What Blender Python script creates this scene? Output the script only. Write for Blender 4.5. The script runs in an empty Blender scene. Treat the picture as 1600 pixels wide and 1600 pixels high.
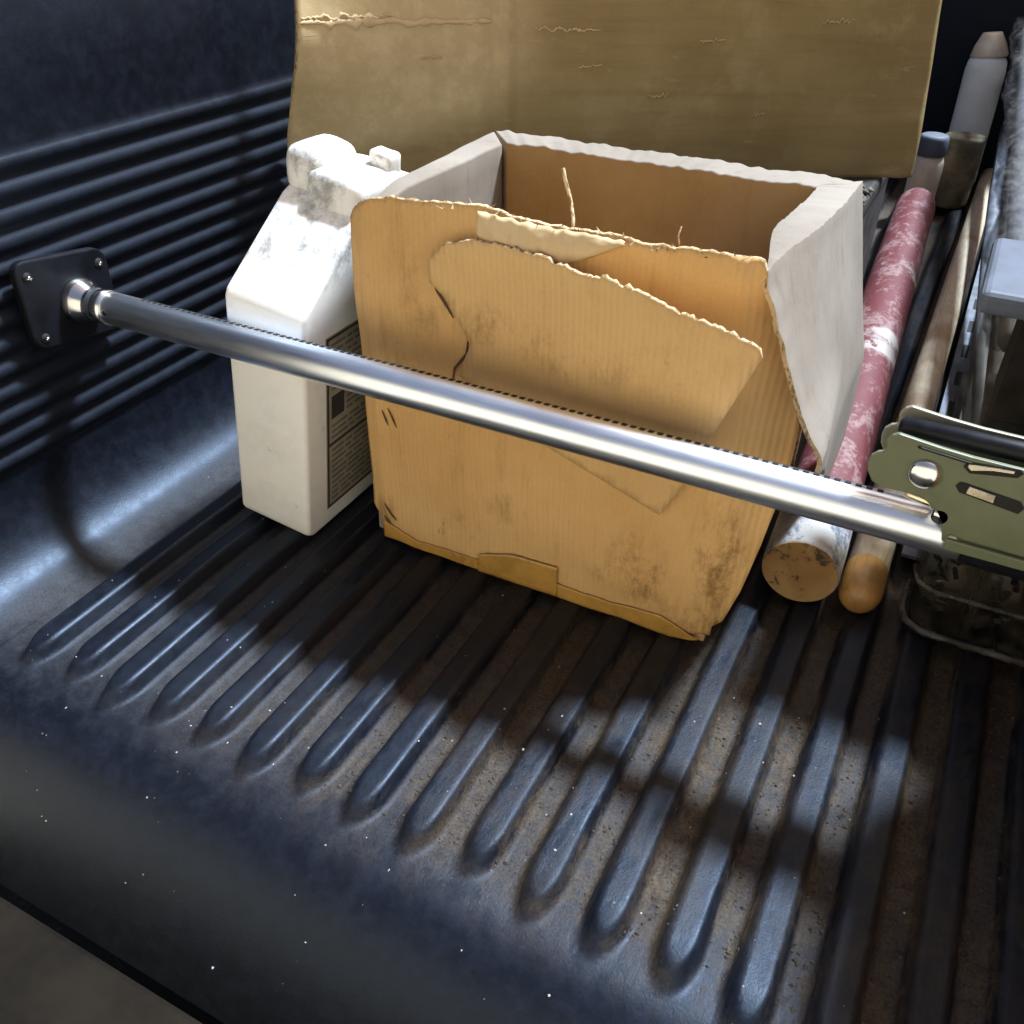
import bpy, bmesh, math, random
from mathutils import Vector, Matrix, noise as mn
R_ = math.radians
U = 0.65                      # metres per layout unit
sc = bpy.context.scene
C = sc.collection
random.seed(7)

# ------------------------------------------------------------------ camera
cam = bpy.data.cameras.new('camera'); camo = bpy.data.objects.new('camera', cam); C.objects.link(camo)
cam.sensor_width = 36; cam.lens = 36*1424/1600; cam.clip_start = 0.02; cam.clip_end = 500
rt = Vector((0.88938371, 0.45701321, 0.01164217)); up = Vector((-0.27674499, 0.5179483, 0.80940828)); fw = Vector((-0.36388023, 0.72309645, -0.5871309))
M = Matrix((rt, up, -fw)).transposed().to_4x4(); M.translation = Vector((0, 0, 1.0*U))
camo.matrix_world = M; sc.camera = camo

# ------------------------------------------------------------------ sky and sun
SUN = Vector((0.27, 0.39, 0.88)).normalized()
w = bpy.data.worlds.new('World'); sc.world = w; w.use_nodes = True
nt = w.node_tree; nt.nodes.clear()
sky = nt.nodes.new('ShaderNodeTexSky'); sky.sky_type = 'NISHITA'; sky.sun_disc = False
sky.sun_elevation = math.asin(SUN.z); sky.sun_rotation = math.atan2(SUN.x, SUN.y)
sky.dust_density = 3.0
bg = nt.nodes.new('ShaderNodeBackground'); bg.inputs['Strength'].default_value = 0.06
out = nt.nodes.new('ShaderNodeOutputWorld')
nt.links.new(sky.outputs[0], bg.inputs[0]); nt.links.new(bg.outputs[0], out.inputs[0])
sl = bpy.data.lights.new('sun', 'SUN'); sl.energy = 4.8; sl.angle = R_(6); sl.color = (0.50, 0.72, 1.0)
so = bpy.data.objects.new('sun', sl); C.objects.link(so); so.rotation_euler = SUN.to_track_quat('Z', 'Y').to_euler(); so.location = (0, 0, 5)
sc.cycles.transparent_max_bounces = 40; sc.cycles.max_bounces = 6; sc.cycles.diffuse_bounces = 3; sc.cycles.glossy_bounces = 3
vs = sc.view_settings; vs.view_transform = 'Standard'; vs.look = 'None'; vs.gamma = 1; vs.use_curve_mapping = False
vs.exposure = 1.5
vs.use_white_balance = True; vs.white_balance_temperature = 8200; vs.white_balance_tint = 16

# ------------------------------------------------------------------ helpers
def empty(name, loc, label=None, cat=None, group=None, kind=None):
    o = bpy.data.objects.new(name, None); C.objects.link(o); o.location = Vector(loc)*U; o.empty_display_size = 0.05
    tag(o, label, cat, group, kind); return o
def tag(o, label=None, cat=None, group=None, kind=None):
    if label: o['label'] = label
    if cat: o['category'] = cat
    if group: o['group'] = group
    if kind: o['kind'] = kind
    return o
def worldloc(o):
    v = Vector((0, 0, 0))
    while o is not None: v = v + o.location; o = o.parent
    return v
def mk(name, verts, faces, mats, parent=None, smooth=True, fmat=None, origin=None):
    """verts in layout units, world placed"""
    if parent is not None: org = worldloc(parent)
    elif origin is not None: org = Vector(origin)*U
    else:
        xs = [v[0] for v in verts]; ys = [v[1] for v in verts]; zs = [v[2] for v in verts]
        org = Vector(((min(xs)+max(xs))/2, (min(ys)+max(ys))/2, min(zs)))*U
    me = bpy.data.meshes.new(name)
    me.from_pydata([tuple(Vector(v)*U-org) for v in verts], [], faces)
    if not isinstance(mats, (list, tuple)): mats = [mats]
    for m in mats: me.materials.append(m)
    if smooth: me.polygons.foreach_set('use_smooth', [True]*len(me.polygons))
    if fmat: me.polygons.foreach_set('material_index', fmat)
    me.validate(); me.update()
    o = bpy.data.objects.new(name, me); C.objects.link(o)
    if parent is None: o.location = org
    else: o.parent = parent
    return o
def bev(o, wd, seg=3, ang=35):
    m = o.modifiers.new('bevel', 'BEVEL'); m.width = wd*U; m.segments = seg; m.limit_method = 'ANGLE'; m.angle_limit = R_(ang); m.harden_normals = False
    return o
def solid(o, th, off=-1):
    m = o.modifiers.new('solid', 'SOLIDIFY'); m.thickness = th*U; m.offset = off; return o
def weighted(o):
    o.modifiers.new('wn', 'WEIGHTED_NORMAL'); return o
def box(x0, x1, y0, y1, z0, z1):
    v = [(x0,y0,z0),(x1,y0,z0),(x1,y1,z0),(x0,y1,z0),(x0,y0,z1),(x1,y0,z1),(x1,y1,z1),(x0,y1,z1)]
    f = [(0,3,2,1),(4,5,6,7),(0,1,5,4),(1,2,6,5),(2,3,7,6),(3,0,4,7)]
    return v, f
def merge(lst):
    V = []; F = []
    for v, f in lst:
        n = len(V); V += list(v); F += [tuple(i+n for i in q) for q in f]
    return V, F
def tube(p0, p1, rad, seg=24, caps=True, prof=None):
    """lathe along p0->p1 ; prof = list of (t, r)"""
    p0 = Vector(p0); p1 = Vector(p1); d = p1-p0; L = d.length; d.normalize()
    a = d.orthogonal().normalized(); b = d.cross(a)
    prof = prof or [(0, rad), (1, rad)]
    V = []; F = []
    for t, r in prof:
        c = p0+d*(L*t)
        for k in range(seg):
            an = 2*math.pi*k/seg; V.append(tuple(c+(a*math.cos(an)+b*math.sin(an))*r))
    for i in range(len(prof)-1):
        for k in range(seg):
            k2 = (k+1) % seg; F.append((i*seg+k, i*seg+k2, (i+1)*seg+k2, (i+1)*seg+k))
    if caps:
        F.append(tuple(reversed(range(seg)))); n = (len(prof)-1)*seg; F.append(tuple(range(n, n+seg)))
    return V, F
def prism_y(poly, y0, y1):
    """polygon of (x,z) extruded in y"""
    n = len(poly); V = [(x, y0, z) for x, z in poly]+[(x, y1, z) for x, z in poly]
    F = [tuple(range(n)), tuple(reversed(range(n, 2*n)))]+[((i+1) % n, i, i+n, (i+1) % n+n) for i in range(n)]
    return V, F
def fixn(o):
    bm = bmesh.new(); bm.from_mesh(o.data); bmesh.ops.recalc_face_normals(bm, faces=bm.faces); bm.to_mesh(o.data); bm.free(); return o
def sm(a, b, x):
    t = max(0, min(1, (x-a)/(b-a))); return t*t*(3-2*t)
def interp(tab, x):
    if x <= tab[0][0]: return tab[0][1]
    for (a, va), (b, vb) in zip(tab, tab[1:]):
        if x <= b: return va+(vb-va)*(x-a)/(b-a)
    return tab[-1][1]
def nz(x, y=0, z=0): return mn.noise(Vector((x, y, z)))

# ------------------------------------------------------------------ materials
class NT:
    def __init__(s, name):
        s.m = bpy.data.materials.new(name); s.m.use_nodes = True; s.t = s.m.node_tree
        s.b = s.t.nodes['Principled BSDF']; s.out = s.t.nodes['Material Output']
        g = s.n('ShaderNodeNewGeometry'); s.pos = g.outputs['Position']
    def n(s, typ, **k):
        q = s.t.nodes.new(typ)
        for a, v in k.items(): setattr(q, a, v)
        return q
    def L(s, a, b): s.t.links.new(a, b)
    def set(s, sock, v):
        if hasattr(v, 'is_output'): s.L(v, sock)
        else: sock.default_value = v
    def scaled(s, sc_, src=None, off=(0, 0, 0)):
        q = s.n('ShaderNodeMapping'); s.L(src or s.pos, q.inputs[0]); q.inputs['Scale'].default_value = sc_; q.inputs['Location'].default_value = off; return q.outputs[0]
    def noise(s, scale, detail=4, rough=0.6, vec=None, dist=0.0):
        q = s.n('ShaderNodeTexNoise'); q.inputs['Scale'].default_value = scale; q.inputs['Detail'].default_value = detail
        q.inputs['Roughness'].default_value = rough; q.inputs['Distortion'].default_value = dist; s.L(vec or s.pos, q.inputs['Vector']); return q.outputs['Fac']
    def ramp(s, fac, a, b, va=0.0, vb=1.0):
        q = s.n('ShaderNodeMapRange'); q.interpolation_type = 'SMOOTHSTEP'; s.set(q.inputs['Value'], fac)
        q.inputs['From Min'].default_value = a; q.inputs['From Max'].default_value = b; q.inputs['To Min'].default_value = va; q.inputs['To Max'].default_value = vb
        return q.outputs['Result']
    def math(s, op, a, b=0.0):
        q = s.n('ShaderNodeMath', operation=op); s.set(q.inputs[0], a); s.set(q.inputs[1], b); return q.outputs[0]
    def mix(s, f, a, b):
        q = s.n('ShaderNodeMix', data_type='RGBA'); s.set(q.inputs[0], f)
        s.set(q.inputs[6], a if hasattr(a, 'is_output') else (*a, 1)); s.set(q.inputs[7], b if hasattr(b, 'is_output') else (*b, 1)); return q.outputs[2]
    def xyz(s, src=None):
        q = s.n('ShaderNodeSeparateXYZ'); s.L(src or s.pos, q.inputs[0]); return q.outputs
    def bump(s, h, strength=0.3, dist=0.001):
        q = s.n('ShaderNodeBump'); q.inputs['Strength'].default_value = strength; q.inputs['Distance'].default_value = dist
        s.L(h, q.inputs['Height'])
        if s.b.inputs['Normal'].is_linked: s.L(s.b.inputs['Normal'].links[0].from_socket, q.inputs['Normal'])
        s.L(q.outputs[0], s.b.inputs['Normal'])
    def col(s, v): s.set(s.b.inputs['Base Color'], v if hasattr(v, 'is_output') else (*v, 1))
    def rough(s, v): s.set(s.b.inputs['Roughness'], v)
    def metal(s, v): s.set(s.b.inputs['Metallic'], v)

def mat_liner():
    s = NT('liner_plastic')
    n1 = s.noise(9, 5); n2 = s.noise(60, 4, .7); n3 = s.noise(2.3, 3); n4 = s.noise(380, 5, .75)
    X, Y, Z = s.xyz()
    low = s.ramp(Z, 0.003, 0.0145, 1, 0)                       # dust settles between ribs
    onfloor = s.ramp(Z, 0.0, 0.05, 1, 0)
    up_ = s.n('ShaderNodeNewGeometry'); nzz = s.xyz(up_.outputs['Normal'])[2]
    flat = s.ramp(nzz, 0.5, 1.0)
    dust = s.math('MULTIPLY', s.math('MULTIPLY', s.math('MULTIPLY', low, flat), s.ramp(n1, .15, .8, .6, 1)), s.ramp(s.math('ADD', Y, s.math('MULTIPLY', n2, .03)), .325, .455))
    base = s.mix(s.ramp(n2, .35, .75), (0.0028, 0.0037, 0.0066), (0.0060, 0.0078, 0.0130))
    c = s.mix(s.math('MULTIPLY', dust, .8), base, s.mix(s.ramp(s.math('ADD', s.math('MULTIPLY', n4, .6), s.math('MULTIPLY', n2, .5)), .38, .72), s.mix(s.ramp(X, -.62, -.30), (0.026, 0.023, 0.021), (0.026, 0.016, 0.009)), s.mix(s.ramp(X, -.62, -.30), (0.066, 0.062, 0.060), (0.092, 0.070, 0.050))))
    # caked brown dirt toward the right side of the bed
    right = s.ramp(X, -0.66, -0.12)
    vec = s.scaled((1, .35, 1))
    dn = s.noise(17, 10, .78, vec); dirt = s.math('MULTIPLY', s.math('MULTIPLY', s.ramp(dn, .44, .56), right), onfloor)
    dirt = s.math('MULTIPLY', dirt, s.math('MULTIPLY', s.ramp(Y, .30, .42), s.ramp(low, 0, 1, .35, 1)))
    dcol = s.mix(s.ramp(s.math('ADD', s.math('MULTIPLY', n4, .6), s.math('MULTIPLY', s.noise(90, 5, .7), .5)), .36, .74), (0.012, 0.007, 0.003), (0.105, 0.066, 0.032))
    c = s.mix(s.math('MULTIPLY', dirt, .9), c, dcol)
    # pale scuffs
    sv = s.scaled((1, 6, 1)); scf = s.ramp(s.noise(35, 5, .75, sv, .6), .66, .78)
    c = s.mix(s.math('MULTIPLY', scf, .12), c, (0.06, 0.06, 0.065))
    vo = s.n('ShaderNodeTexVoronoi'); vo.inputs['Scale'].default_value = 95; s.L(s.pos, vo.inputs['Vector'])
    spk = s.math('MULTIPLY', s.ramp(vo.outputs['Distance'], .05, .11, 1, 0), s.math('MULTIPLY', onfloor, s.ramp(s.noise(17, 2), .60, .68)))
    c = s.mix(spk, c, (0.32, 0.30, 0.27))
    s.col(c)
    rg = s.ramp(n2, .3, .7, .40, .48)
    rg = s.math('ADD', rg, s.math('MULTIPLY', s.math('MAXIMUM', dust, dirt), .22))
    rg = s.math('ADD', rg, s.math('SUBTRACT', s.ramp(Z, .09, .12, 0, .16), s.ramp(Z, .39, .42, 0, .22)))
    s.rough(rg); s.b.inputs['Specular IOR Level'].default_value = .32; s.b.inputs['Specular Tint'].default_value = (.62, .78, 1, 1)
    s.bump(s.noise(420, 2), .25, .0006); s.bump(s.math('MULTIPLY', s.math('MAXIMUM', dirt, dust), n4), .6, .0016); s.bump(n2, .05, .001)
    return s.m
def mat_kraft(name, a, b, stain=(0.13, 0.07, 0.025), pale=None, amt=.6, corr=True, axis='x', spots=(), grain=False, fib=False):
    s = NT(name)
    X, Y, Z = s.xyz()
    v = s.scaled((1, 1, .12)); st = s.noise(75, 5, .65, v)
    big = s.noise(6, 4); fin = s.noise(320, 3)
    c = s.mix(s.ramp(big, .3, .7), a, b)
    c = s.mix(s.math('MULTIPLY', s.ramp(st, .52, .74), amt*.32), c, stain)
    sp = s.noise(30, 6, .75, s.scaled((1, 1, .45))); c = s.mix(s.math('MULTIPLY', s.ramp(sp, .63, .72), amt), c, stain)
    if spots:
        sn = s.noise(30, 8, .8, s.scaled((1, 1, .5)), .2)
        for (sx, sz, rx, rz, k) in spots:
            q = s.n('ShaderNodeVectorMath', operation='LENGTH'); mp = s.scaled((1/(rx*U), 0, 1/(rz*U)), None, (-sx/rx, 0, -sz/rz)); s.L(mp, q.inputs[0])
            msk = s.ramp(q.outputs['Value'], .35, 1.0, 1, 0)
            c = s.mix(s.math('MULTIPLY', s.math('MULTIPLY', msk, s.ramp(sn, .44, .68)), k), c, stain)
    if pale: c = s.mix(s.ramp(s.noise(11, 5, .7), .5, .68), c, pale)
    c = s.mix(s.math('MULTIPLY', s.ramp(fin, .35, .65), .12), c, (b[0]*1.2, b[1]*1.2, b[2]*1.2))
    if fib: c = s.mix(s.ramp(s.noise(260, 4, .7, s.scaled((1, 1, .5))), .48, .6), c, (0.20, 0.11, 0.045))
    if grain:
        gn = s.noise(20, 6, .7, s.scaled((.12, .12, 1.6)), .3)
        c = s.mix(s.ramp(gn, .42, .66, 0, .28), c, stain); c = s.mix(s.ramp(s.noise(70, 5, .75, s.scaled((.3, .3, 1))), .60, .72, 0, .5), c, (b[0]*1.45, b[1]*1.4, b[2]*1.4))
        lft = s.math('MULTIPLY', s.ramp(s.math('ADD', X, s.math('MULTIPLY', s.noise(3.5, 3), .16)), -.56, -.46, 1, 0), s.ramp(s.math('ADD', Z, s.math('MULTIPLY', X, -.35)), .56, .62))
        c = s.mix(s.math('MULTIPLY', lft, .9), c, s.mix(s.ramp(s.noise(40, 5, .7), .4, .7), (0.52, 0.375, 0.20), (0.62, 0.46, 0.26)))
        s.bump(gn, .25, .004)
    s.col(c); s.rough(.82); s.b.inputs['Specular IOR Level'].default_value = .25
    if corr:
        wv = s.n('ShaderNodeTexWave'); wv.bands_direction = 'X' if axis == 'x' else 'Y'; wv.inputs['Scale'].default_value = 55; wv.inputs['Distortion'].default_value = .25
        wv.inputs['Detail'].default_value = 2; wv.inputs['Detail Scale'].default_value = .6
        s.L(s.pos, wv.inputs['Vector']); s.bump(wv.outputs['Fac'], .4, .0009); s.col(s.mix(s.math('MULTIPLY', s.ramp(wv.outputs['Fac'], .1, .9), s.ramp(big, .38, .62, .0, .05)), c, (a[0]*.72, a[1]*.66, a[2]*.6)))
    s.bump(big, .35, .006); s.bump(fin, .15, .0004)
    return s.m
def mat_simple(name, c, rough=.5, metal=0, var=.25, scale=40, spec=.5, bump=.1):
    s = NT(name); n = s.noise(scale, 5, .65)
    s.col(s.mix(s.ramp(n, .3, .7), tuple(x*(1-var) for x in c), tuple(min(1, x*(1+var)) for x in c)))
    s.rough(s.ramp(n, .3, .7, max(.02, rough-.08), rough+.08)); s.metal(metal); s.b.inputs['Specular IOR Level'].default_value = spec
    if bump: s.bump(n, bump, .001)
    return s.m
def mat_jug():
    s = NT('jug_plastic'); X, Y, Z = s.xyz()
    n = s.noise(14, 6, .75); n2 = s.noise(45, 5, .8); n0 = s.noise(4, 3)
    c = s.mix(s.ramp(n0, .35, .65), (0.87, 0.83, 0.76), (0.86, 0.85, 0.82))
    upz = s.ramp(Z, .29*U/.65, .33)
    d = s.math('MULTIPLY', s.ramp(n, .42, .60), s.ramp(n2, .32, .60))
    c = s.mix(s.math('MULTIPLY', d, s.math('ADD', s.math('MULTIPLY', upz, .66), .09)), c, (0.17, 0.165, 0.165))
    c = s.mix(s.math('MULTIPLY', s.ramp(n2, .63, .7), .35), c, (0.22, 0.18, 0.14))
    s.col(c); s.rough(.42); s.b.inputs['Subsurface Weight'].default_value = .12; s.b.inputs['Subsurface Radius'].default_value = (.01, .009, .007); s.b.inputs['Subsurface Scale'].default_value = .5
    s.bump(n0, .3, .006); s.bump(n2, .08, .001)
    return s.m
def mat_steel():
    s = NT('brushed_steel'); v = s.scaled((.6, 12, 12)); n = s.noise(60, 4, .6, v); n2 = s.noise(9, 4)
    s.col(s.mix(n, (0.74, 0.79, 0.86), (0.84, 0.89, 0.95))); s.metal(1.0); s.rough(s.ramp(s.math('ADD', n, s.math('MULTIPLY', n2, .5)), .4, 1.0, .27, .35)); s.bump(n, .03, .0003)
    return s.m
def mat_pole():
    s = NT('flaked_red_paint'); X, Y, Z = s.xyz()
    v = s.scaled((1, .55, 1)); n = s.noise(22, 9, .78, v, .15); n2 = s.noise(140, 4, .75); n3 = s.noise(7.5, 4, .55, s.scaled((.6, 1, .6)))
    red = s.mix(n2, (0.095, 0.012, 0.015), (0.155, 0.026, 0.030)); pink = s.mix(n2, (0.19, 0.085, 0.085), (0.28, 0.165, 0.155)); white = s.mix(n2, (0.42, 0.38, 0.33), (0.34, 0.29, 0.27))
    chip = s.math('ADD', n, s.math('MULTIPLY', s.math('SUBTRACT', n2, .5), .35))
    c = s.mix(s.ramp(chip, .49, .60), red, pink)
    c = s.mix(s.math('MULTIPLY', s.ramp(n3, .60, .67), s.ramp(chip, .42, .50)), c, white)
    near = s.ramp(s.math('ADD', Y, s.math('MULTIPLY', n, .18)), .93, .985, 1, 0)
    grey = s.mix(s.ramp(chip, .47, .6), (0.36, 0.34, 0.32), (0.10, 0.12, 0.16))
    c = s.mix(near, c, grey)
    s.col(c); s.rough(.6); s.bump(n, .4, .002); s.bump(n2, .2, .001); return s.m
def mat_wood(name, a, b, stain, ax=(12, 1, 12), sc_=30, rough=.6):
    s = NT(name); v = s.scaled(ax); n = s.noise(sc_, 5, .65, v, .4); n2 = s.noise(8, 4)
    c = s.mix(s.ramp(n, .3, .7), a, b); c = s.mix(s.math('MULTIPLY', s.ramp(n2, .5, .7), .7), c, stain)
    s.col(c); s.rough(rough); s.bump(n, .3, .0012); return s.m
def mat_endgrain():
    s = NT('end_grain'); n = s.noise(38, 6, .75); n2 = s.noise(12, 3)
    c = s.mix(s.ramp(n2, .35, .65), (0.27, 0.14, 0.045), (0.38, 0.235, 0.10)); c = s.mix(s.ramp(n, .54, .64), c, (0.05, 0.03, 0.018))
    s.col(c); s.rough(.8); s.bump(n, .6, .002); return s.m
def mat_clear(name, tint, fac, rough=.12):
    s = NT(name); s.t.nodes.remove(s.b)
    tr = s.n('ShaderNodeBsdfTransparent'); tr.inputs[0].default_value = (*tint, 1)
    pb = s.n('ShaderNodeBsdfPrincipled'); n = s.noise(50, 5, .7)
    s.L(s.mix(s.ramp(n, .4, .7), (.06, .06, .06), (.20, .185, .165)), pb.inputs['Base Color']); pb.inputs['Roughness'].default_value = rough
    mx = s.n('ShaderNodeMixShader'); s.L(s.ramp(n, .35, .75, fac*.6, fac*1.5), mx.inputs[0]); s.L(tr.outputs[0], mx.inputs[1]); s.L(pb.outputs[0], mx.inputs[2]); s.L(mx.outputs[0], s.out.inputs[0]); return s.m

LINER = mat_liner()
KRAFT = mat_kraft('kraft_front', (0.55, 0.305, 0.118), (0.645, 0.385, 0.165), stain=(0.20, 0.10, 0.03), amt=.75, spots=((-.305,.13,.07,.10,1.0),(-.19,.19,.05,.15,1.0),(-.21,.07,.07,.05,.9),(-.60,.11,.05,.05,.5),(-.76,.08,.03,.05,.8),(-.66,.50,.09,.10,.45),(-.33,.10,.12,.03,.5),(-.72,.35,.05,.2,.35),(-.53,.17,.05,.04,.5)))
KRAFT_FLAP = mat_kraft('kraft_flap', (0.56, 0.330, 0.140), (0.64, 0.400, 0.180), stain=(0.22, 0.11, 0.035), amt=.45, spots=((-.54,.475,.09,.045,.75),(-.42,.46,.12,.05,.5),(-.30,.47,.06,.06,.4),(-.25,.50,.06,.03,.6)))
KRAFT_PALE = mat_kraft('kraft_cool_lit', (0.215, 0.175, 0.138), (0.29, 0.245, 0.20), stain=(0.085, 0.062, 0.042), amt=.8, corr=False)  # cool sky light greyed into the cardboard colour, with real stains over it
KRAFT_IN = mat_kraft('kraft_inside', (0.34, 0.19, 0.075), (0.45, 0.28, 0.13), stain=(0.10, 0.05, 0.02), amt=.6, corr=False)
KRAFT_EDGE = mat_kraft('kraft_torn', (0.46, 0.31, 0.165), (0.60, 0.44, 0.27), stain=(0.17, 0.095, 0.04), amt=.9, fib=True, corr=False)
TEAR = mat_kraft('torn_liner_paper', (0.50, 0.33, 0.17), (0.60, 0.43, 0.25), stain=(0.26, 0.15, 0.06), amt=.8, corr=False)
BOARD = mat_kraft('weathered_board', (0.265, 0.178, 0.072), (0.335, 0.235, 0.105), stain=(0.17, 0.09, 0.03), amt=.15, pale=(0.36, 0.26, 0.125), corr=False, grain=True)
TAPE = mat_simple('amber_tape', (0.46, 0.235, 0.055), .32, var=.18, scale=25)
JUG = mat_jug()
STEEL = mat_steel()
CHROME = mat_simple('polished_steel', (0.72, 0.72, 0.72), .16, 1, .1, 20)
OLIVE = mat_simple('olive_paint', (0.115, 0.128, 0.070), .42, 0, .12, 18, bump=.05)
OLIVE_E = mat_simple('worn_plate', (0.24, 0.22, 0.16), .45, .2, .2, 30)
BLACK = mat_simple('black_metal', (0.004, 0.005, 0.008), .5, 0, .35, 40, spec=.25, bump=.15)
DARK = mat_simple('dark_hole', (0.006, 0.005, 0.005), .8)
BRASS = mat_simple('zinc_pawl', (0.75, 0.66, 0.48), .28, 1, .15, 40)
POLE = mat_pole(); ENDG = mat_endgrain()
STICKW = mat_wood('handle_wood', (0.42, 0.32, 0.22), (0.56, 0.46, 0.34), (0.24, 0.14, 0.07))
STICKE = mat_wood('handle_end', (0.36, 0.175, 0.045), (0.44, 0.24, 0.08), (0.16, 0.07, 0.02), rough=.4)
GREYW = mat_wood('grey_wood', (0.26, 0.26, 0.27), (0.42, 0.41, 0.40), (0.14, 0.13, 0.13))
GREYM = mat_simple('dull_zinc', (0.13, 0.145, 0.17), .6, .3, .3, 35)
CLEAR = mat_clear('smoky_clear_plastic', (.80, .77, .72), .08)
CLEARRIB = mat_clear('clear_rib', (.80, .76, .70), .38, .3)
WRAP = mat_clear('milky_wrap', (.92, .93, .95), .30, .22)
LIDM = mat_simple('blue_grey_plastic', (0.085, 0.10, 0.13), .65, 0, .15, 30)
WHITEP = mat_simple('white_plastic', (0.78, 0.77, 0.75), .4, 0, .06, 20)
CREAM = mat_simple('cream_plastic', (0.68, 0.56, 0.44), .5, 0, .15, 20)
TIN = mat_simple('grimy_tin', (0.17, 0.13, 0.075), .55, .2, .5, 22)
TOTE = mat_simple('grimy_tote', (0.022, 0.017, 0.013), .7, 0, .7, 30, bump=.5)
SOIL2 = mat_simple('pale_crumb', (0.35, 0.32, 0.28), .8, 0, .4, 200)
GRIT = mat_simple('dark_grit', (0.055, 0.036, 0.02), .9, 0, .7, 200)
SOIL = mat_simple('soil', (0.12, 0.10, 0.075), .95, 0, .5, 120, bump=.6)
LABELM = mat_simple('label_paper', (0.36, 0.31, 0.23), .55, 0, .12, 60)
INK = mat_simple('label_ink', (0.045, 0.035, 0.03), .6, 0, .2, 60)
PRINT = mat_simple('faded_print', (0.17, 0.14, 0.105), .6, 0, .2, 60)
NAVY = mat_simple('navy_plastic', (0.03, 0.045, 0.09), .4)
ORANGEW = mat_wood('orange_wood', (0.40, 0.19, 0.05), (0.50, 0.26, 0.08), (0.2, 0.09, 0.03))
CONCRETE = mat_simple('concrete', (0.45, 0.38, 0.29), .9, 0, .15, 6)
BOUNCE_STUCCO = mat_simple('stucco', (0.80, 0.68, 0.50), .9, 0, .08, 30, bump=.3)  # surface of the added bounce wall
PAINT = mat_simple('truck_paint', (0.03, 0.035, 0.045), .25, 0, .05, 10)
GAUGE = mat_simple('tailgate_skin', (0.011, 0.0078, 0.0052), .85, 0, .4, 12, spec=.1)

# ------------------------------------------------------------------ ground
GZ = -1.2
def ground():
    V = []; F = []; n = 24; s = 90
    for i in range(n+1):
        for j in range(n+1): V.append((-s+2*s*i/n, -s+2*s*j/n, GZ))
    for i in range(n):
        for j in range(n): a = i*(n+1)+j; F.append((a, a+n+1, a+n+2, a+1))
    tag(mk('ground', V, F, CONCRETE, smooth=False), kind='structure')
ground()

# ------------------------------------------------------------------ truck bed
XL, XR, Y0, Y1, ZT = -1.29, 0.82, 0.44, 3.95, 0.93
bed = empty('pickup_truck', (-.25, 2.0, GZ), 'pickup truck bed lined with black ribbed plastic', 'truck')
RIBS = [-.155+.085*k for k in range(-11, 11)]
RIBH = .0235
def floor_z(x, y):
    k = round((x+.155)/.085); xr = -.155+.085*k
    z = 0
    if -11 <= k <= 10:
        ye = .600+.008*math.sin(k*2.3)-.03*sm(-3, 3, k)
        dx = abs(x-xr); dy = max(0, ye-y)*.42
        z = RIBH*(1-sm(.0165, .0290, math.hypot(dx, dy)))*(1-.35*sm(0, .03, dy))
    return z
def lip_z(y):                    # rolled rear edge
    if y >= .545: return 0
    t = (.545-y)
    return -.22*(t/.205)**2.5
def build_floor():
    xs = []; x = -1.16
    while x < .70: xs.append(x); x += .0053
    xs.append(.70)
    ys = [.338+.0075*i for i in range(49)]+[.70+.06*i for i in range(6)]+[1.1+.12*i for i in range(24)]+[Y1]
    V = []; F = []
    for y in ys:
        for x in xs:
            wob = .0025*nz(x*3, y*3)+.0012*nz(x*14, y*9, 3)
            V.append((x, y, floor_z(x, y)+lip_z(y)+wob))
    nx = len(xs)
    for j in range(len(ys)-1):
        for i in range(nx-1): a = j*nx+i; F.append((a, a+1, a+nx+1, a+nx))
    return mk('floor_liner', V, F, LINER, bed)
build_floor()
def wall_profile(sgn):
    """list of (dx from wall plane toward bed, z)"""
    P = []
    for i in range(15):
        a = math.pi/2*i/14; P.append((.135*(1-math.sin(a)), .15*(1-math.cos(a))))
    z = .152; pitch = .0362
    for k in range(13):
        zc = .185+pitch*k
        for q in range(8):
            zz = zc-pitch/2+pitch*q/8; d = abs(zz-zc)/pitch
            P.append((.0078*(1-sm(.05, .48, d)), zz))
    P.append((.0, .185+pitch*12.6)); P.append((-.002, .70)); P.append((-.004, ZT-.02)); P.append((-.02, ZT)); P.append((-.10, ZT+.005)); P.append((-.13, ZT-.03)); P.append((-.13, -.55))
    return P
def build_wall(sgn):
    P = wall_profile(sgn)
    ys = [.338+.03*i for i in range(59)]+[2.1+.2*i for i in range(10)]
    V = []; F = []; n = len(P)
    for y in ys:
        for d, z in P:
            x = XL+d if sgn < 0 else XR-d
            lz = lip_z(y)*max(0, 1-z/.3) if z < .3 else 0
            wb = .004*nz(y*1.7, z*4, 5)
            V.append((x+wb, y, z+lz))
    for j in range(len(ys)-1):
        for i in range(n-1):
            a = j*n+i; q = (a, a+1, a+n+1, a+n); F.append(q if sgn < 0 else q[::-1])
    return mk('side_wall', V, F, LINER, bed)
build_wall(-1); build_wall(1)
v, f = box(XL+.002, XR-.002, Y1-.02, Y1+.08, -.02, .66); mk('bulkhead', v, f, LINER, bed, smooth=False)
# dropped tailgate behind the rolled edge
tg = mk('tailgate', *box(XL+.03, XR-.03, -.42, .330, -.30, -.225), GAUGE, bed, smooth=False); bev(tg, .02, 3)
v, f = merge([box(XL-.12, XR+.12, .36, Y1+.15, -.62, -.56)]); mk('chassis', v, f, PAINT, bed, smooth=False)
for wx in (XL-.02, XR+.02):
    for wy in (2.1, Y1+3.6):
        wv, wf = tube((wx-.12, wy, GZ+.36), (wx+.12, wy, GZ+.36), .36, 40, True, [(0, .30), (.08, .345), (.2, .36), (.8, .36), (.92, .345), (1, .30)])
        mk('wheel', wv, wf, BLACK, bed)

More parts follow.
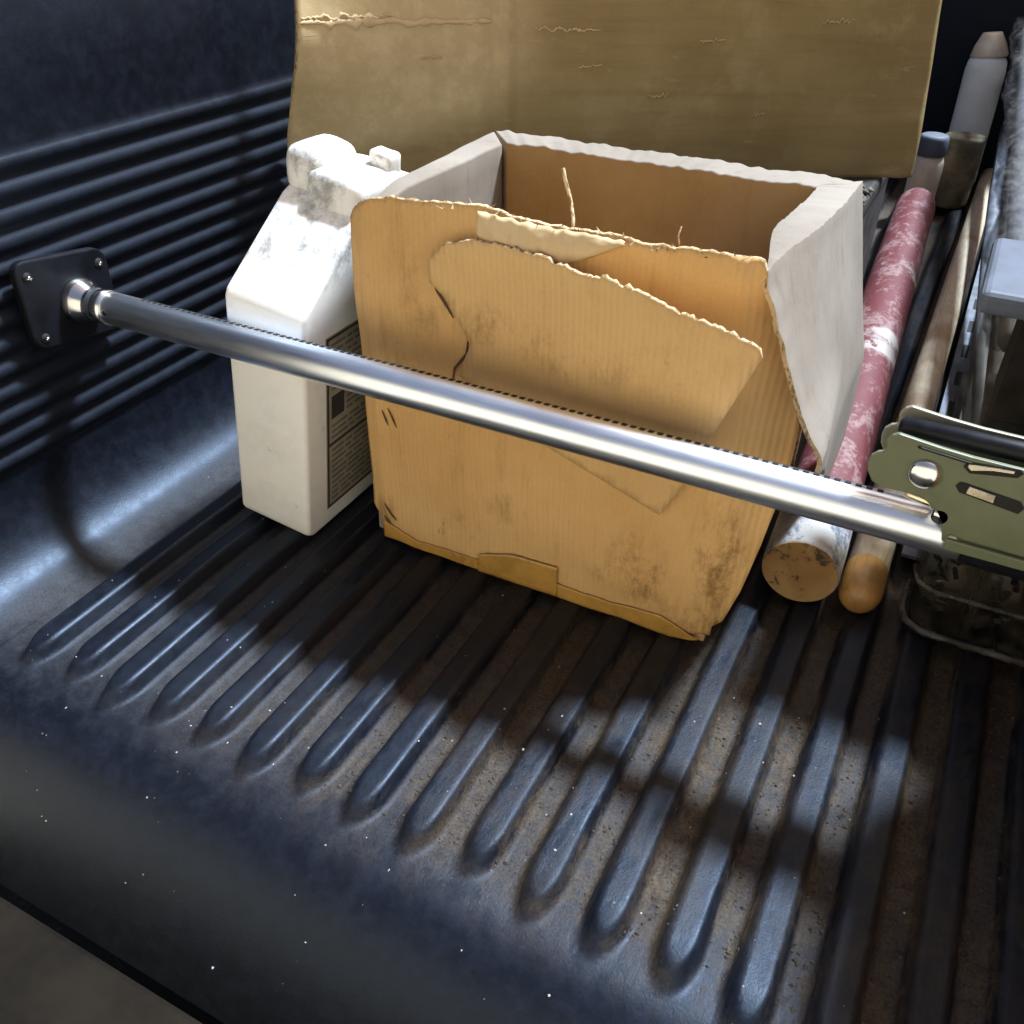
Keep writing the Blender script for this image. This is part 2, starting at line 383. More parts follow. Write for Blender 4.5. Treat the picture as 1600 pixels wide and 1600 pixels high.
def cab():
    P = [(Y1+.16, -.55), (Y1+.16, 1.0), (Y1+.30, 1.72), (Y1+.6, 1.80), (Y1+1.9, 1.78), (Y1+2.3, 1.66), (Y1+3.1, 1.02), (Y1+3.3, .9), (Y1+3.3, -.55)]; n = len(P)
    V = [(XL-.06, y, z) for y, z in P]+[(XR+.06, y, z) for y, z in P]
    F = [tuple(range(n)), tuple(reversed(range(n, 2*n)))]+[((i+1) % n, i, i+n, (i+1) % n+n) for i in range(n)]
    o = fixn(mk('cab', V, F, PAINT, bed, smooth=False)); bev(o, .06, 4)
    g = mk('rear_window', [(XL+.25, Y1+.181, 1.12), (XR-.25, Y1+.181, 1.12), (XR-.3, Y1+.283, 1.64), (XL+.3, Y1+.283, 1.64), (XL+.25, Y1+.175, 1.12), (XR-.25, Y1+.175, 1.12), (XR-.3, Y1+.277, 1.64), (XL+.3, Y1+.277, 1.64)], box(0,1,0,1,0,1)[1], NAVY, o, smooth=False); fixn(g)
cab()

# ------------------------------------------------------------------ added unseen wall behind the truck, bounces warm light onto the fronts of things
hw = empty('bounce_wall', (-.5, -4.2, GZ), 'pale stucco wall added out of view behind the truck to bounce light', 'wall')
v, f = box(-13, 12, -4.6, -4.2, GZ, GZ+4.2); mk('wall_face', v, f, BOUNCE_STUCCO, hw, smooth=False)
v, f = box(-13.1, 12.1, -4.7, -4.0, GZ+4.2, GZ+4.35); mk('wall_cap', v, f, BOUNCE_STUCCO, hw, smooth=False)

# ------------------------------------------------------------------ cardboard box
FY = 1.03
boxe = empty('cardboard_box', (-.48, 1.25, .021), 'battered open cardboard box with torn front flap standing behind the steel bar', 'box')
TOPF = [(-.79,.572),(-.7864,.577),(-.7755,.5966),(-.7504,.6118),(-.7184,.62),(-.6676,.6226),(-.6183,.6267),(-.5659,.6331),(-.5335,.6259),(-.4972,.6236),(-.4529,.6227),(-.4099,.6243),(-.3721,.6228),(-.3511,.6185),(-.311,.6208),(-.2722,.6246),(-.2339,.6238),(-.2037,.6217),(-.13,.618)]
RIGHTF = [(.02,-.185),(.0413,-.1706),(.1169,-.1532),(.2054,-.1401),(.2965,-.1299),(.3977,-.131),(.46,-.152),(.54,-.180),(.63,-.206)]
LEFTF = [(.02,-.772),(.06,-.790),(.3,-.788),(.58,-.787),(.64,-.782)]
ZB = .0265
def front_panel():
    nx, nzc = 110, 60; V = []; F = []; fm = []
    for j in range(nzc+1):
        for i in range(nx+1):
            t = i/nx; s_ = j/nzc
            zt = .62*s_
            xl = interp(LEFTF, zt); xr = interp(RIGHTF, zt)
            x = xl+(xr-xl)*t
            top = interp(TOPF, x)+.0035*nz(x*60, 1)+.002*nz(x*170, 2)
            bot = ZB+.012*math.exp(-((x+.19)/.03)**2)+.008*math.exp(-((x+.775)/.02)**2)+.012*sm(.1, .9, t)*0
            z = bot+(top-bot)*s_
            y = FY+.012*sm(.93, 1.0, t)*1.2+.010*sm(.05, 0, t)+.006*nz(x*5, z*5, 1)+.0025*nz(x*17, z*13, 4)
            y -= .010*math.sin(math.pi*t)*math.sin(math.pi*min(1, s_*1.1))
            y += .050*sm(.80, 1.0, t)*sm(.34, .58, s_)*(1-sm(.80, .97, s_))
            if s_ > .93: y -= .006*(s_-.93)/.07*nz(x*25, 9)
            V.append((x, y, z))
    for j in range(nzc):
        for i in range(nx):
            a = j*(nx+1)+i; F.append((a, a+1, a+nx+2, a+nx+1))
    o = mk('front_panel', V, F, [KRAFT, KRAFT_EDGE], boxe)
    m = o.modifiers.new('solid', 'SOLIDIFY'); m.thickness = .007*U; m.offset = -1; m.material_offset_rim = 1
    return o
FP = front_panel()
def thick_wall(name, fn_out, fn_in, nu, nv, mo, mi):
    """outer and inner grids joined by a rim; fn(u,v)->point"""
    V = []; F = []; fm = []
    for fn in (fn_out, fn_in):
        for j in range(nv+1):
            for i in range(nu+1): V.append(fn(i/nu, j/nv))
    N = (nu+1)*(nv+1)
    def idx(k, i, j): return k*N+j*(nu+1)+i
    for j in range(nv):
        for i in range(nu):
            F.append((idx(0,i,j), idx(0,i+1,j), idx(0,i+1,j+1), idx(0,i,j+1))); fm.append(0)
            F.append((idx(1,i,j), idx(1,i,j+1), idx(1,i+1,j+1), idx(1,i+1,j))); fm.append(1)
    for i in range(nu):
        F.append((idx(0,i,nv), idx(0,i+1,nv), idx(1,i+1,nv), idx(1,i,nv))); fm.append(2)
        F.append((idx(0,i+1,0), idx(0,i,0), idx(1,i,0), idx(1,i+1,0))); fm.append(0)
    for j in range(nv):
        F.append((idx(0,0,j), idx(0,0,j+1), idx(1,0,j+1), idx(1,0,j))); fm.append(3)
        F.append((idx(0,nu,j+1), idx(0,nu,j), idx(1,nu,j), idx(1,nu,j+1))); fm.append(2)
    o = mk(name, V, F, [mo, mi, KRAFT_PALE, KRAFT_EDGE], boxe, fmat=fm); fixn(o); bev(o, .0045, 3, 50); return o
ZR = .602
SIDE = [(.10,-.150),(.16,-.112),(.26,-.088),(.3817,-.089),(.4349,-.1234),(.4826,-.1443),(.5436,-.171),(.6084,-.199)]
def rw(u, v, inn):
    # right wall, front edge flared outward
    y = 1.043+(1.50-1.043)*u
    zb = .14+.185*(1-sm(.0, .7, u))+ZB
    z = zb+(ZR+.008*(1-u)-zb)*v+(.0025*nz(y*20, v*7, 8)+.004*nz(y*70, inn*5, 8))*(v > .98)
    xf = interp(SIDE, z); xb = interp([(.15,-.100),(.33,-.103),(.42,-.125),(.5,-.145),(.6,-.168)], z)
    x = xf+(xb-xf)*sm(0, .75, u)+.004*nz(y*6, z*6, 2)+.004*nz(z*30, 4)*(1-sm(0, .2, u)); y += .006*nz(z*45, 9)*(u == 0)
    if inn: x -= .006+.048*sm(0, .45, u)*sm(.3, .95, v)
    return (x, y if not inn else min(y, 1.455) if u > .5 else y+.002, z-(.003 if inn else 0))
thick_wall('side_panel', lambda u, v: rw(u, v, 0), lambda u, v: rw(u, v, 1), 48, 30, KRAFT_PALE, KRAFT_IN)
def bw(u, v, inn):
    x = -.80+(.80-.172)*u; y = 1.502
    if inn: x = -.748+(.748-.228)*u; y = 1.445
    z = ZB+(ZR-ZB-(0.004 if inn else 0))*v+(.004*nz(x*14, 3)+.004*nz(x*60, 5+inn*7))*v
    y += .006*nz(x*5, z*5, 7)
    return (x, y, z)
thick_wall('back_panel', lambda u, v: bw(1-u, v, 0), lambda u, v: bw(1-u, v, 1), 110, 16, KRAFT_PALE, KRAFT_IN)
def lw(u, v, inn):
    y = 1.50-(1.50-1.045)*u; x = -.802+.012*u
    if inn: x += .048-.025*u; y = 1.44-(1.44-1.047)*u
    z = ZB+(ZR-.002-.03*sm(.7, 1, u)-ZB-(0.004 if inn else 0))*v+(.003*nz(y*14, 13))*v
    x += .005*nz(y*5, z*5, 17)
    return (x, y, z)
thick_wall('side_panel', lambda u, v: lw(u, v, 0), lambda u, v: lw(u, v, 1), 24, 16, KRAFT_PALE, KRAFT_PALE)
v, f = box(-.770, -.192, 1.0365, 1.447, ZB+.001, ZB+.014); mk('bottom_panel', v, f, KRAFT_IN, boxe, smooth=False)
# hanging flap torn from the top
FLAP = [(-.6016,.3894),(-.5796,.4397),(-.6138,.4989),(-.6435,.5207),(-.6442,.5477),(-.6211,.5739),(-.577,.5909),(-.5254,.5905),(-.4708,.586),(-.4217,.5735),(-.3743,.5727),(-.3316,.563),(-.289,.5486),(-.2481,.5425),(-.2156,.5356),(-.1843,.5238),(-.1808,.5129),(-.2262,.3903),(-.2563,.3004),(-.2799,.2493),(-.3694,.2802),(-.4507,.3073),(-.53,.345)]
def flap():
    from mathutils.geometry import delaunay_2d_cdt
    pts = []
    n = len(FLAP)
    for i in range(n):
        a = Vector(FLAP[i]); b = Vector(FLAP[(i+1) % n]); L = (b-a).length; k = max(1, int(L/.004))
        rag = 5 <= i <= 14
        for q in range(k):
            p = a+(b-a)*(q/k)
            if rag: p = p+Vector((.003*nz(p.x*160, 3), .006*nz(p.x*130, 5)+.004*nz(p.x*45, 7)))
            pts.append(p)
    nb = len(pts)
    x = -.64
    def inside(p):
        c = False; j = nb-1
        for i in range(nb):
            if (pts[i].y > p.y) != (pts[j].y > p.y) and p.x < (pts[j].x-pts[i].x)*(p.y-pts[i].y)/(pts[j].y-pts[i].y)+pts[i].x: c = not c
            j = i
        return c
    inner = []
    while x < -.18:
        z = .25
        while z < .6:
            p = Vector((x+.004*random.random(), z+.004*random.random()))
            if inside(p) and min((p-q).length for q in pts[::2]) > .006: inner.append(p)
            z += .014
        x += .014
    vv, ee, ff, *_ = delaunay_2d_cdt(pts+inner, [(i, (i+1) % nb) for i in range(nb)], [], 1, 1e-6)
    V = []
    for p in vv:
        lift = .003+.030*sm(-.62, -.24, p.x)*sm(.24, .5, p.y)+.010*sm(.5, .59, p.y)
        y = FY-.0105-lift+.003*nz(p.x*9, p.y*9, 11)
        # keep the outline where the flap hangs: slide along the sight line as it lifts
        k = y/1.015; V.append((p.x*k, y, 1+(p.y-1)*k))
    F = [tuple(t) for t in ff]
    o = mk('torn_flap', V, F, [KRAFT_FLAP, KRAFT_EDGE], boxe)
    bm = bmesh.new(); bm.from_mesh(o.data)
    bmesh.ops.recalc_face_normals(bm, faces=bm.faces)
    if sum(fc.normal.y for fc in bm.faces) > 0: bmesh.ops.reverse_faces(bm, faces=bm.faces)
    bm.to_mesh(o.data); bm.free()
    m = o.modifiers.new('solid', 'SOLIDIFY'); m.thickness = .0055*U; m.offset = -1; m.material_offset_rim = 1
    return o
flap()
# crushed strip of torn liner paper above the flap
def strip(name, xs, up_, lo_, y, mat, bulge=.008, seed=0, nv=8, th=.003):
    V = []; F = []; n = 60
    x0, x1 = xs
    for i in range(n+1):
        x = x0+(x1-x0)*i/n
        for j in range(nv+1):
            t = j/nv; a = interp(lo_, x)+.003*nz(x*70, seed); b = interp(up_, x)+.003*nz(x*80, seed+4)
            z = a+(b-a)*t
            yy = y-bulge*math.sin(math.pi*t)**.7-.008*abs(nz(x*30+t*1.5, t*1.2, seed))-.003*abs(nz(x*75, t*2, seed))
            V.append((x, yy, z))
    for i in range(n):
        for j in range(nv): a = i*(nv+1)+j; F.append((a, a+nv+1, a+nv+2, a+1))
    return solid(mk(name, V, F, mat, boxe), th, -1)
strip('crushed_edge', (-.565, -.365), [(-.57,.630),(-.5335,.628),(-.4972,.626),(-.4529,.625),(-.4099,.626),(-.365,.624)], [(-.57,.60),(-.55,.583),(-.5238,.581),(-.4777,.579),(-.446,.579),(-.408,.596),(-.365,.619)], FY-.013, TEAR, .006, 2)
# tape along the bottom
def tape(x0, x1, lo_, up_, seed, dy):
    V = []; F = []; n = 40
    for i in range(n+1):
        x = x0+(x1-x0)*i/n
        for j in range(9):
            t = j/8; z = interp(lo_, x)+(interp(up_, x)+.002*nz(x*60, seed)-interp(lo_, x))*t
            s_ = (z-ZB)/.6; tt = (x+.79)/(.79-.17)
            y = FY+.012*sm(.93, 1.0, tt)*1.2+.010*sm(.05, 0, tt)+.006*nz(x*5, z*5, 1)+.0025*nz(x*17, z*13, 4)-.010*math.sin(math.pi*min(1, max(0, tt)))*math.sin(math.pi*min(1, s_*1.1))-dy
            V.append((x, y, z))
    for i in range(n):
        for j in range(8): a = i*9+j; F.append((a, a+9, a+10, a+1))
    solid(mk('tape_strip', V, F, TAPE, boxe), .0012, 1)
tape(-.765, -.575, [(-.77,.030),(-.5,.024)], [(-.77,.066),(-.70,.045),(-.57,.047)], 1, .0022)
tape(-.578, -.435, [(-.58,.024),(-.43,.024)], [(-.58,.060),(-.51,.083),(-.44,.086)], 2, .0036)
tape(-.436, -.20, [(-.44,.024),(-.24,.024),(-.2,.034)], [(-.44,.052),(-.34,.050),(-.26,.062),(-.2,.036)], 3, .0026)
# pen strokes and cracks as thin marks on the front
def fy(x, z):
    tt = (x+.79)/(.79-.17); s_ = (z-ZB)/.6
    return FY+.012*sm(.93, 1.0, tt)*1.2+.010*sm(.05, 0, tt)+.006*nz(x*5, z*5, 1)+.0025*nz(x*17, z*13, 4)-.010*math.sin(math.pi*min(1, max(0, tt)))*math.sin(math.pi*min(1, s_*1.1))
def stroke(name, pts, wd, mat):
    V = []; F = []
    P = []
    for a, b in zip(pts, pts[1:]):
        a = Vector(a); b = Vector(b)
        for q in range(6): P.append(a+(b-a)*(q/6))
    P.append(Vector(pts[-1]))
    for i, p in enumerate(P):
        d = (P[min(i+1, len(P)-1)]-P[max(0, i-1)]).normalized(); nn = Vector((-d.y, d.x)); ww = wd*(.25+.75*math.sin(math.pi*min(.97, max(.03, i/(len(P)-1)))))*(.7+.6*abs(nz(i*.7, wd*900)))
        for s_ in (-1, 1):
            q = p+nn*ww*s_; V.append((q.x, fy(q.x, q.y)-.0022, q.y))
    for i in range(len(P)-1): F.append((2*i, 2*i+1, 2*i+3, 2*i+2))
    solid(mk(name, V, F, mat, boxe), .001, 0)
PEN = mat_simple('dark_ink', (0.09, 0.045, 0.018), .8)
for q in ([(-.7465,.2873),(-.742,.276),(-.7370,.262)], [(-.735,.2941),(-.728,.280),(-.7210,.2627)]): stroke('pen_stroke', q, .0016, PEN)
for q in ([(-.760,.100),(-.748,.082),(-.738,.072)], [(-.762,.075),(-.75,.06)]): stroke('pen_stroke', q, .0022, PEN)
stroke('crack', [(-.5879,.4462),(-.5904,.4209),(-.6101,.3939),(-.6137,.37)], .0024, PEN)
stroke('crack', [(-.648,.525),(-.640,.506),(-.625,.487),(-.612,.470)], .0026, PEN)
# loose fibre string
v, f = tube((0, 0, 0), (0, 0, 1), .001, 6)
def wire(name, pts, r, mat, parent=None, seg=6, label=None, cat=None):
    V = []; F = []
    P = [Vector(p) for p in pts]
    a0 = None
    for i, p in enumerate(P):
        d = (P[min(i+1, len(P)-1)]-P[max(0, i-1)]).normalized(); a = d.cross(Vector((.3, .9, .2))).normalized(); b = d.cross(a)
        for k in range(seg):
            an = 2*math.pi*k/seg; V.append(tuple(p+(a*math.cos(an)+b*math.sin(an))*r))
    for i in range(len(P)-1):
        for k in range(seg): F.append((i*seg+k, i*seg+(k+1) % seg, (i+1)*seg+(k+1) % seg, (i+1)*seg+k))
    F.append(tuple(reversed(range(seg)))); F.append(tuple(range((len(P)-1)*seg, len(P)*seg)))
    return mk(name, V, F, mat, parent)
wire('loose_fibre', [(-.476,1.075,.680),(-.474,1.076,.668),(-.466,1.074,.650),(-.461,1.07,.640),(-.453,1.06,.626),(-.447,1.048,.616)], .0024, KRAFT_EDGE, boxe)
wire('loose_fibre', [(-.308,1.048,.642),(-.310,1.046,.632),(-.306,1.045,.618)], .0012, KRAFT_EDGE, boxe)
# torn fuzz along the front top edge
def fuzz():
    V = []; F = []
    for k in range(60):
        x = random.uniform(-.76, -.21); z = interp(TOPF, x)-.004; y = FY+random.uniform(-.012, .008)
        dx = random.uniform(-.012, .012); dz = random.uniform(.001, .006); ww = random.uniform(.0008, .003)
        n = len(V); V += [(x-ww, y, z), (x+ww, y, z), (x+dx, y+random.uniform(-.008, .008), z+dz+.004), (x, y+.002, z)]; F += [(n, n+1, n+2), (n+1, n+3, n+2), (n+3, n, n+2)]
    tag(mk('torn_fibres', V, F, KRAFT_EDGE, boxe, smooth=False), kind='stuff')
fuzz()
# dark blue thing inside the box
ins = mk('plastic_bag', *tube((-.30, 1.27, .036), (-.30, 1.27, .50), .09, 28, True, [(0,.075),(.1,.10),(.5,.105),(.8,.10),(.93,.085),(.985,.055),(1,.02)]), NAVY)
for vtx in ins.data.vertices:
    c = vtx.co; vtx.co = c+Vector((nz(c.x*40, c.y*40, c.z*40), nz(c.y*40, c.x*40, c.z*40+9), nz(c.z*30, c.x*40, 5)))*.006
tag(ins, 'dark blue plastic bag bundled inside the cardboard box', 'bag')

# ------------------------------------------------------------------ white jug
jug = empty('plastic_jug', (-.953, .98, .021), 'dirty white plastic jug with slanted shoulder leaning against the cardboard box', 'jug')
JO = Vector((-.014, -.012, 0))
LEAN = Matrix.Rotation(R_(7.0), 3, 'Y')
piv = Vector((-.953, .98, .0235))
def lean(V):
    lo_ = []
    for v_ in V: lo_.append(tuple(LEAN @ (Vector(v_)-piv)+piv+JO))
    return lo_
JP = [(.98,.034),(.995,.0215),(1.30,.0215),(1.32,.04),(1.32,.55),(1.30,.585),(1.165,.585),(1.125,.568),(.985,.458),(.98,.445)]
def jug_body():
    n = len(JP); x0, x1 = -1.021, -.872
    V = [(x0, y, z) for y, z in JP]+[(x1, y, z) for y, z in JP]
    F = [tuple(range(n)), tuple(reversed(range(n, 2*n)))]+[((i+1) % n, i, i+n, (i+1) % n+n) for i in range(n)]
    o = mk('body', lean(V), F, JUG, jug); fixn(o); bev(o, .046, 8, 30); return o
jug_body()
# lean pushes the base corner down: lift the whole jug by that amount
# raised handle rib running up the slanted shoulder
hv = []
def rib_jug(xa, xb, name):
    a = Vector((0, 1.006, .4745)); b = Vector((0, 1.122, .5657)); V = []; F = []; N = 28
    for i in range(N+1):
        t = i/N; c = a+(b-a)*t; h = .0085*math.sin(math.pi*t)**1.6-.0014
        nrm = Vector((0, -(b-a).z, (b-a).y)).normalized()
        for x, k in ((xa, -.3), (xa+.006, .85), ((xa+xb)/2, 1.0), (xb-.006, .85), (xb, -.3)): V.append(tuple(Vector((x, c.y, c.z))+nrm*h*k))
    for i in range(N):
        for j in range(4): q = i*5+j; F.append((q, q+5, q+6, q+1))
    o = mk(name, lean(V), F, JUG, jug); return o
rib_jug(-1.002, -.950, 'handle'); rib_jug(-.944, -.895, 'handle_ridge')
def lump(name, x0, x1, y0, y1, z0, z1, seed, bw):
    o = mk(name, lean(box(x0, x1, y0, y1, z0, z1)[0]), box(0,1,0,1,0,1)[1], JUG, jug)
    bm = bmesh.new(); bm.from_mesh(o.data); bmesh.ops.bevel(bm, geom=bm.edges[:], offset=bw*U, segments=4, affect='EDGES', profile=.6)
    bmesh.ops.subdivide_edges(bm, edges=[e for e in bm.edges if e.calc_length() > .012], cuts=3, use_grid_fill=True)
    for q in bm.verts: q.co += Vector((nz(q.co.x*45, q.co.y*45, seed), nz(q.co.y*45, q.co.z*45, seed+3), nz(q.co.x*40, q.co.z*45, seed+5)))*.0022
    bm.to_mesh(o.data); bm.free(); o.data.polygons.foreach_set('use_smooth', [True]*len(o.data.polygons)); return o
lump('cap', -1.028, -.948, 1.135, 1.24, .560, .636, 2, .030)
lump('neck', -.975, -.872, 1.118, 1.250, .550, .616, 6, .026)
lump('vent_cap', -.918, -.876, 1.205, 1.240, .596, .638, 9, .010)
# label on the side facing the box
LX = -.8712
lab = mk('label', lean(box(LX-.001, LX, 1.034, 1.29, .060, .40)[0]), box(0,1,0,1,0,1)[1], LABELM, jug, smooth=False)
bits = [box(LX-.0006, LX+.0012, 1.036, 1.040, .062, .398), box(LX-.0006, LX+.0012, 1.284, 1.288, .062, .398), box(LX-.0006, LX+.0012, 1.0402, 1.2838, .062, .066), box(LX-.0006, LX+.0012, 1.0402, 1.2838, .394, .398), box(LX-.0006, LX+.0012, 1.0402, 1.2838, .192, .197)]
v, f = merge(bits); mk('label_border', lean(v), f, INK, lab, smooth=False)
v, f = box(LX-.0006, LX+.0012, 1.048, 1.082, .245, .288); mk('label_picture', lean(v), f, INK, lab, smooth=False)
bits = []; rr = random.Random(3)
for z in [.075+.0115*k for k in range(10)]+[.205+.0115*k for k in range(3)]+[.30+.0115*k for k in range(8)]:
    y = 1.048
    while y < 1.27:
        L = rr.uniform(.01, .045); e = min(1.274, y+L); bits.append(box(LX-.0006, LX+.0009, y, e, z, z+.0042)); y = e+.006
for z in [.245+.0115*k for k in range(4)]:
    y = 1.09
    while y < 1.27:
        L = rr.uniform(.01, .04); e = min(1.274, y+L); bits.append(box(LX-.0006, LX+.0009, y, e, z, z+.0042)); y = e+.006
v, f = merge(bits); tag(mk('fine_print', lean(v), f, PRINT, lab, smooth=False), kind='stuff')

# ------------------------------------------------------------------ cargo bar
BY, BZ, BR = .931, .400, .0264
bar = empty('cargo_bar', (-.5, BY, BZ), 'steel tube cargo bar braced across the bed with olive ratchet', 'cargo bar')
prof = [(-1.20, BR), (.075, BR)]
N = 60
v, f = tube((-1.225, BY, BZ), (.085, BY, BZ), BR, 48, True); o = mk('tube', v, f, STEEL, bar); bev(o, .002, 2)
v, f = tube((-1.262, BY, BZ), (-1.19, BY, BZ), .03, 48, True, [(0,.038),(.10,.0385),(.22,.036),(.42,.027),(.5,.025),(.62,.025),(.72,.0278),(.99,.0284),(1,.0268)])
o = mk('ferrule', v, f, CHROME, bar)
v, f = tube((-1.178, BY-BR*.86, BZ+.004), (-1.178, BY-BR-.0004, BZ+.004), .0042, 14); mk('pin', v, f, DARK, bar)
# rack notches along the top
bits = []; k = -1.12
d1 = Vector((0, .27, .963)).normalized(); tng = Vector((0, -d1.z, d1.y))
while k < .0:
    c = Vector((k, BY, BZ))+d1*(BR-.0006); hx = .0034; ht = .0042
    P = [c+Vector((sx*hx, 0, 0))+tng*(st*ht)+d1*h for h in (0, .0012) for sx, st in ((-1,-1),(1,-1),(1,1),(-1,1))]
    bits.append(([tuple(p) for p in P], [(0,3,2,1),(4,5,6,7),(0,1,5,4),(1,2,6,5),(2,3,7,6),(3,0,4,7)])); k += .0118
v, f = merge(bits); tag(mk('rack_notches', v, f, DARK, bar, smooth=False), kind='stuff')
# wall pad
def rrect(y0, y1, z0, z1, r, n=6):
    P = []
    for cy, cz, a0 in ((y1-r, z1-r, 0), (y0+r, z1-r, 90), (y0+r, z0+r, 180), (y1-r, z0+r, 270)):
        for k in range(n+1): a = R_(a0+90*k/n); P.append((cy+r*math.cos(a), cz+r*math.sin(a)))
    return P
def pad(px, sgn):
    P = rrect(.832, 1.000, .335, .478, .022); n = len(P)
    P = [(y, z+.15*(.93-y)) for y, z in P]
    V = [(px, y, z) for y, z in P]+[(px+.016*sgn, y, z) for y, z in P]
    F = [tuple(range(n)), tuple(reversed(range(n, 2*n)))]+[((i+1) % n, i, i+n, (i+1) % n+n) for i in range(n)]
    o = fixn(mk('foot_pad', V, F, BLACK, bar, smooth=False)); bev(o, .003, 2)
    for y, z in ((.850, .466), (.982, .446), (.850, .366), (.982, .346)):
        vv, ff = tube((px+.0155*sgn, y, z), (px+.0172*sgn, y, z), .0075, 16); mk('bolt_hole', vv, ff, DARK, o)
        vv, ff = tube((px+.0165*sgn, y+.003, z-.003), (px+.0185*sgn, y+.003, z-.003), .0036, 10); mk('bolt', vv, ff, CHROME, o)
pad(-1.276, 1); pad(.80, -1)
v, f = tube((.085, BY, BZ-.001), (.79, BY, BZ-.001), .0285, 40, True); mk('outer_sleeve', v, f, BLACK, bar)
# ratchet plates
RAT = [(-.0292,.4661),(-.0309,.4765),(-.0295,.4850),(-.0239,.4911),(-.0179,.4929),(-.0170,.4985),(-.0195,.5051),(-.0147,.5142),(-.0092,.5174),(.0135,.5147),(.0326,.5126),(.0637,.5104),(.1111,.5097),(.22,.512),(.23,.395),(.1452,.392),(.0625,.3945),(.0610,.4120),(.0564,.4250),(.0480,.4373),(.0301,.4513),(-.0101,.4498),(-.0218,.4543)]
rat = mk('ratchet_plate', *prism_y(RAT, .905, .911), OLIVE, bar, smooth=False); fixn(rat); bev(rat, .0015, 2)
rat2 = mk('ratchet_plate', *prism_y([(x+.004, z+.010) for x, z in RAT], .952, .958), OLIVE_E, bar, smooth=False); fixn(rat2); bev(rat2, .0015, 2)
v, f = tube((.0262, .9055, .479), (.0262, .8955, .479), .016, 28, True, [(0,.0172),(.25,.0172),(.6,.0145),(.85,.009),(1,.003)]); mk('rivet', v, f, CHROME, rat)
def slot(poly, inner):
    o = fixn(mk('slot', *prism_y(poly, .9040, .9046), DARK, rat, smooth=False))
    p = fixn(mk('pawl', *prism_y(inner, .9022, .9036), BRASS, rat, smooth=False)); bev(p, .0005, 1)
slot([(.0582,.4985),(.0600,.5032),(.0650,.5052),(.1084,.5100),(.1120,.5060),(.1080,.5000),(.0656,.4925)], [(.0620,.5000),(.0625,.5035),(.0870,.5062),(.104,.5075),(.104,.5042),(.085,.5022),(.066,.4965)])
slot([(.0574,.4745),(.0600,.4800),(.0650,.4805),(.1190,.4745),(.1245,.4682),(.1210,.4600),(.0625,.4680)], [(.0690,.4740),(.0700,.4785),(.0960,.4752),(.0960,.4660),(.0690,.4695)])
v, f = tube((.072, .9052, .409), (.072, .9025, .409), .0065, 18, True, [(0,.0065),(.7,.0062),(1,.005)]); mk('screw', v, f, OLIVE_E, rat)
v, f = prism_y([(.066,.412),(.23,.409),(.23,.398),(.066,.398)], .8985, .9045); bev(mk('fold_rib', v, f, OLIVE, rat, smooth=False), .0015, 2)
# spring wire and top edge lever
v, f = tube((-.012, .931, .514), (.225, .931, .517), .0105, 18, True, [(0,.006),(.02,.0105),(.97,.0105),(1,.006)]); pw = mk('pawl_bar', v, f, BLACK, bar)
wire('return_spring', [(.012+.0012*i, .9035, .5085-.00010*i) for i in range(0, 46, 3)], .0013, BLACK, bar, 6)
v, f = tube((.0135, .917, .445), (.052, .917, .438), .006, 14, True); mk('catch_pin', v, f, BRASS, bar)
v, f = tube((.053, .905, .432), (.053, .955, .432), .0085, 18, True); mk('axle_pin', v, f, CHROME, bar)

# ------------------------------------------------------------------ cardboard sheet behind the box
sheet = empty('cardboard_sheet', (-.8, 1.75, .021), 'tall olive brown cardboard sheet leaning behind the open box', 'cardboard')
A0 = Vector((-1.262, 1.50)); A1 = Vector((-.90, 1.735)); A2 = Vector((-.148, 2.20))
SU = .33                         # where along the sheet the fold sits
def sheet_pt(u, z):
    p = A0+(A1-A0)*(u/SU) if u < SU else A1+(A2-A1)*((u-SU)/(1-SU))
    nrm = Vector((.5, -.866))
    off = .012*nz(p.x*4, z*4, 31)+.005*nz(p.x*11, z*9, 31)-.04*(z-.4)+.020*math.exp(-((u-SU)/.009)**2)+.016*sm(SU, SU-.05, u)
    k = max(0, 1-u/SU)
    off += .045*math.exp(-((z-.70)/.10)**2)*k**2
    x = p.x+nrm.x*off; y = p.y+nrm.y*off
    x += .060*k**3*sm(.52, .74, z)-.008*k**4*math.exp(-((z-.50)/.06)**2)-.030*max(0, (u-.9)/.1)**2*sm(.45, .95, z)
    return Vector((x, y, z))
def build_sheet():
    V = []; F = []; nu, nv = 110, 60
    for j in range(nv+1):
        for i in range(nu+1):
            u = i/nu; t = j/nv
            zb = ZB+(.437+.004*nz(u*30, 4)-ZB)*sm(SU-.02, SU+.02, u); zt = .93+.010*nz(u*22, 7)
            V.append(tuple(sheet_pt(u, zb+(zt-zb)*t)))
    for j in range(nv):
        for i in range(nu): a = j*(nu+1)+i; F.append((a, a+1, a+nu+2, a+nu+1))
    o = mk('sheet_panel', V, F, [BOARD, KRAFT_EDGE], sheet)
    m = o.modifiers.new('solid', 'SOLIDIFY'); m.thickness = .016*U; m.offset = -1; m.material_offset_rim = 1
build_sheet()
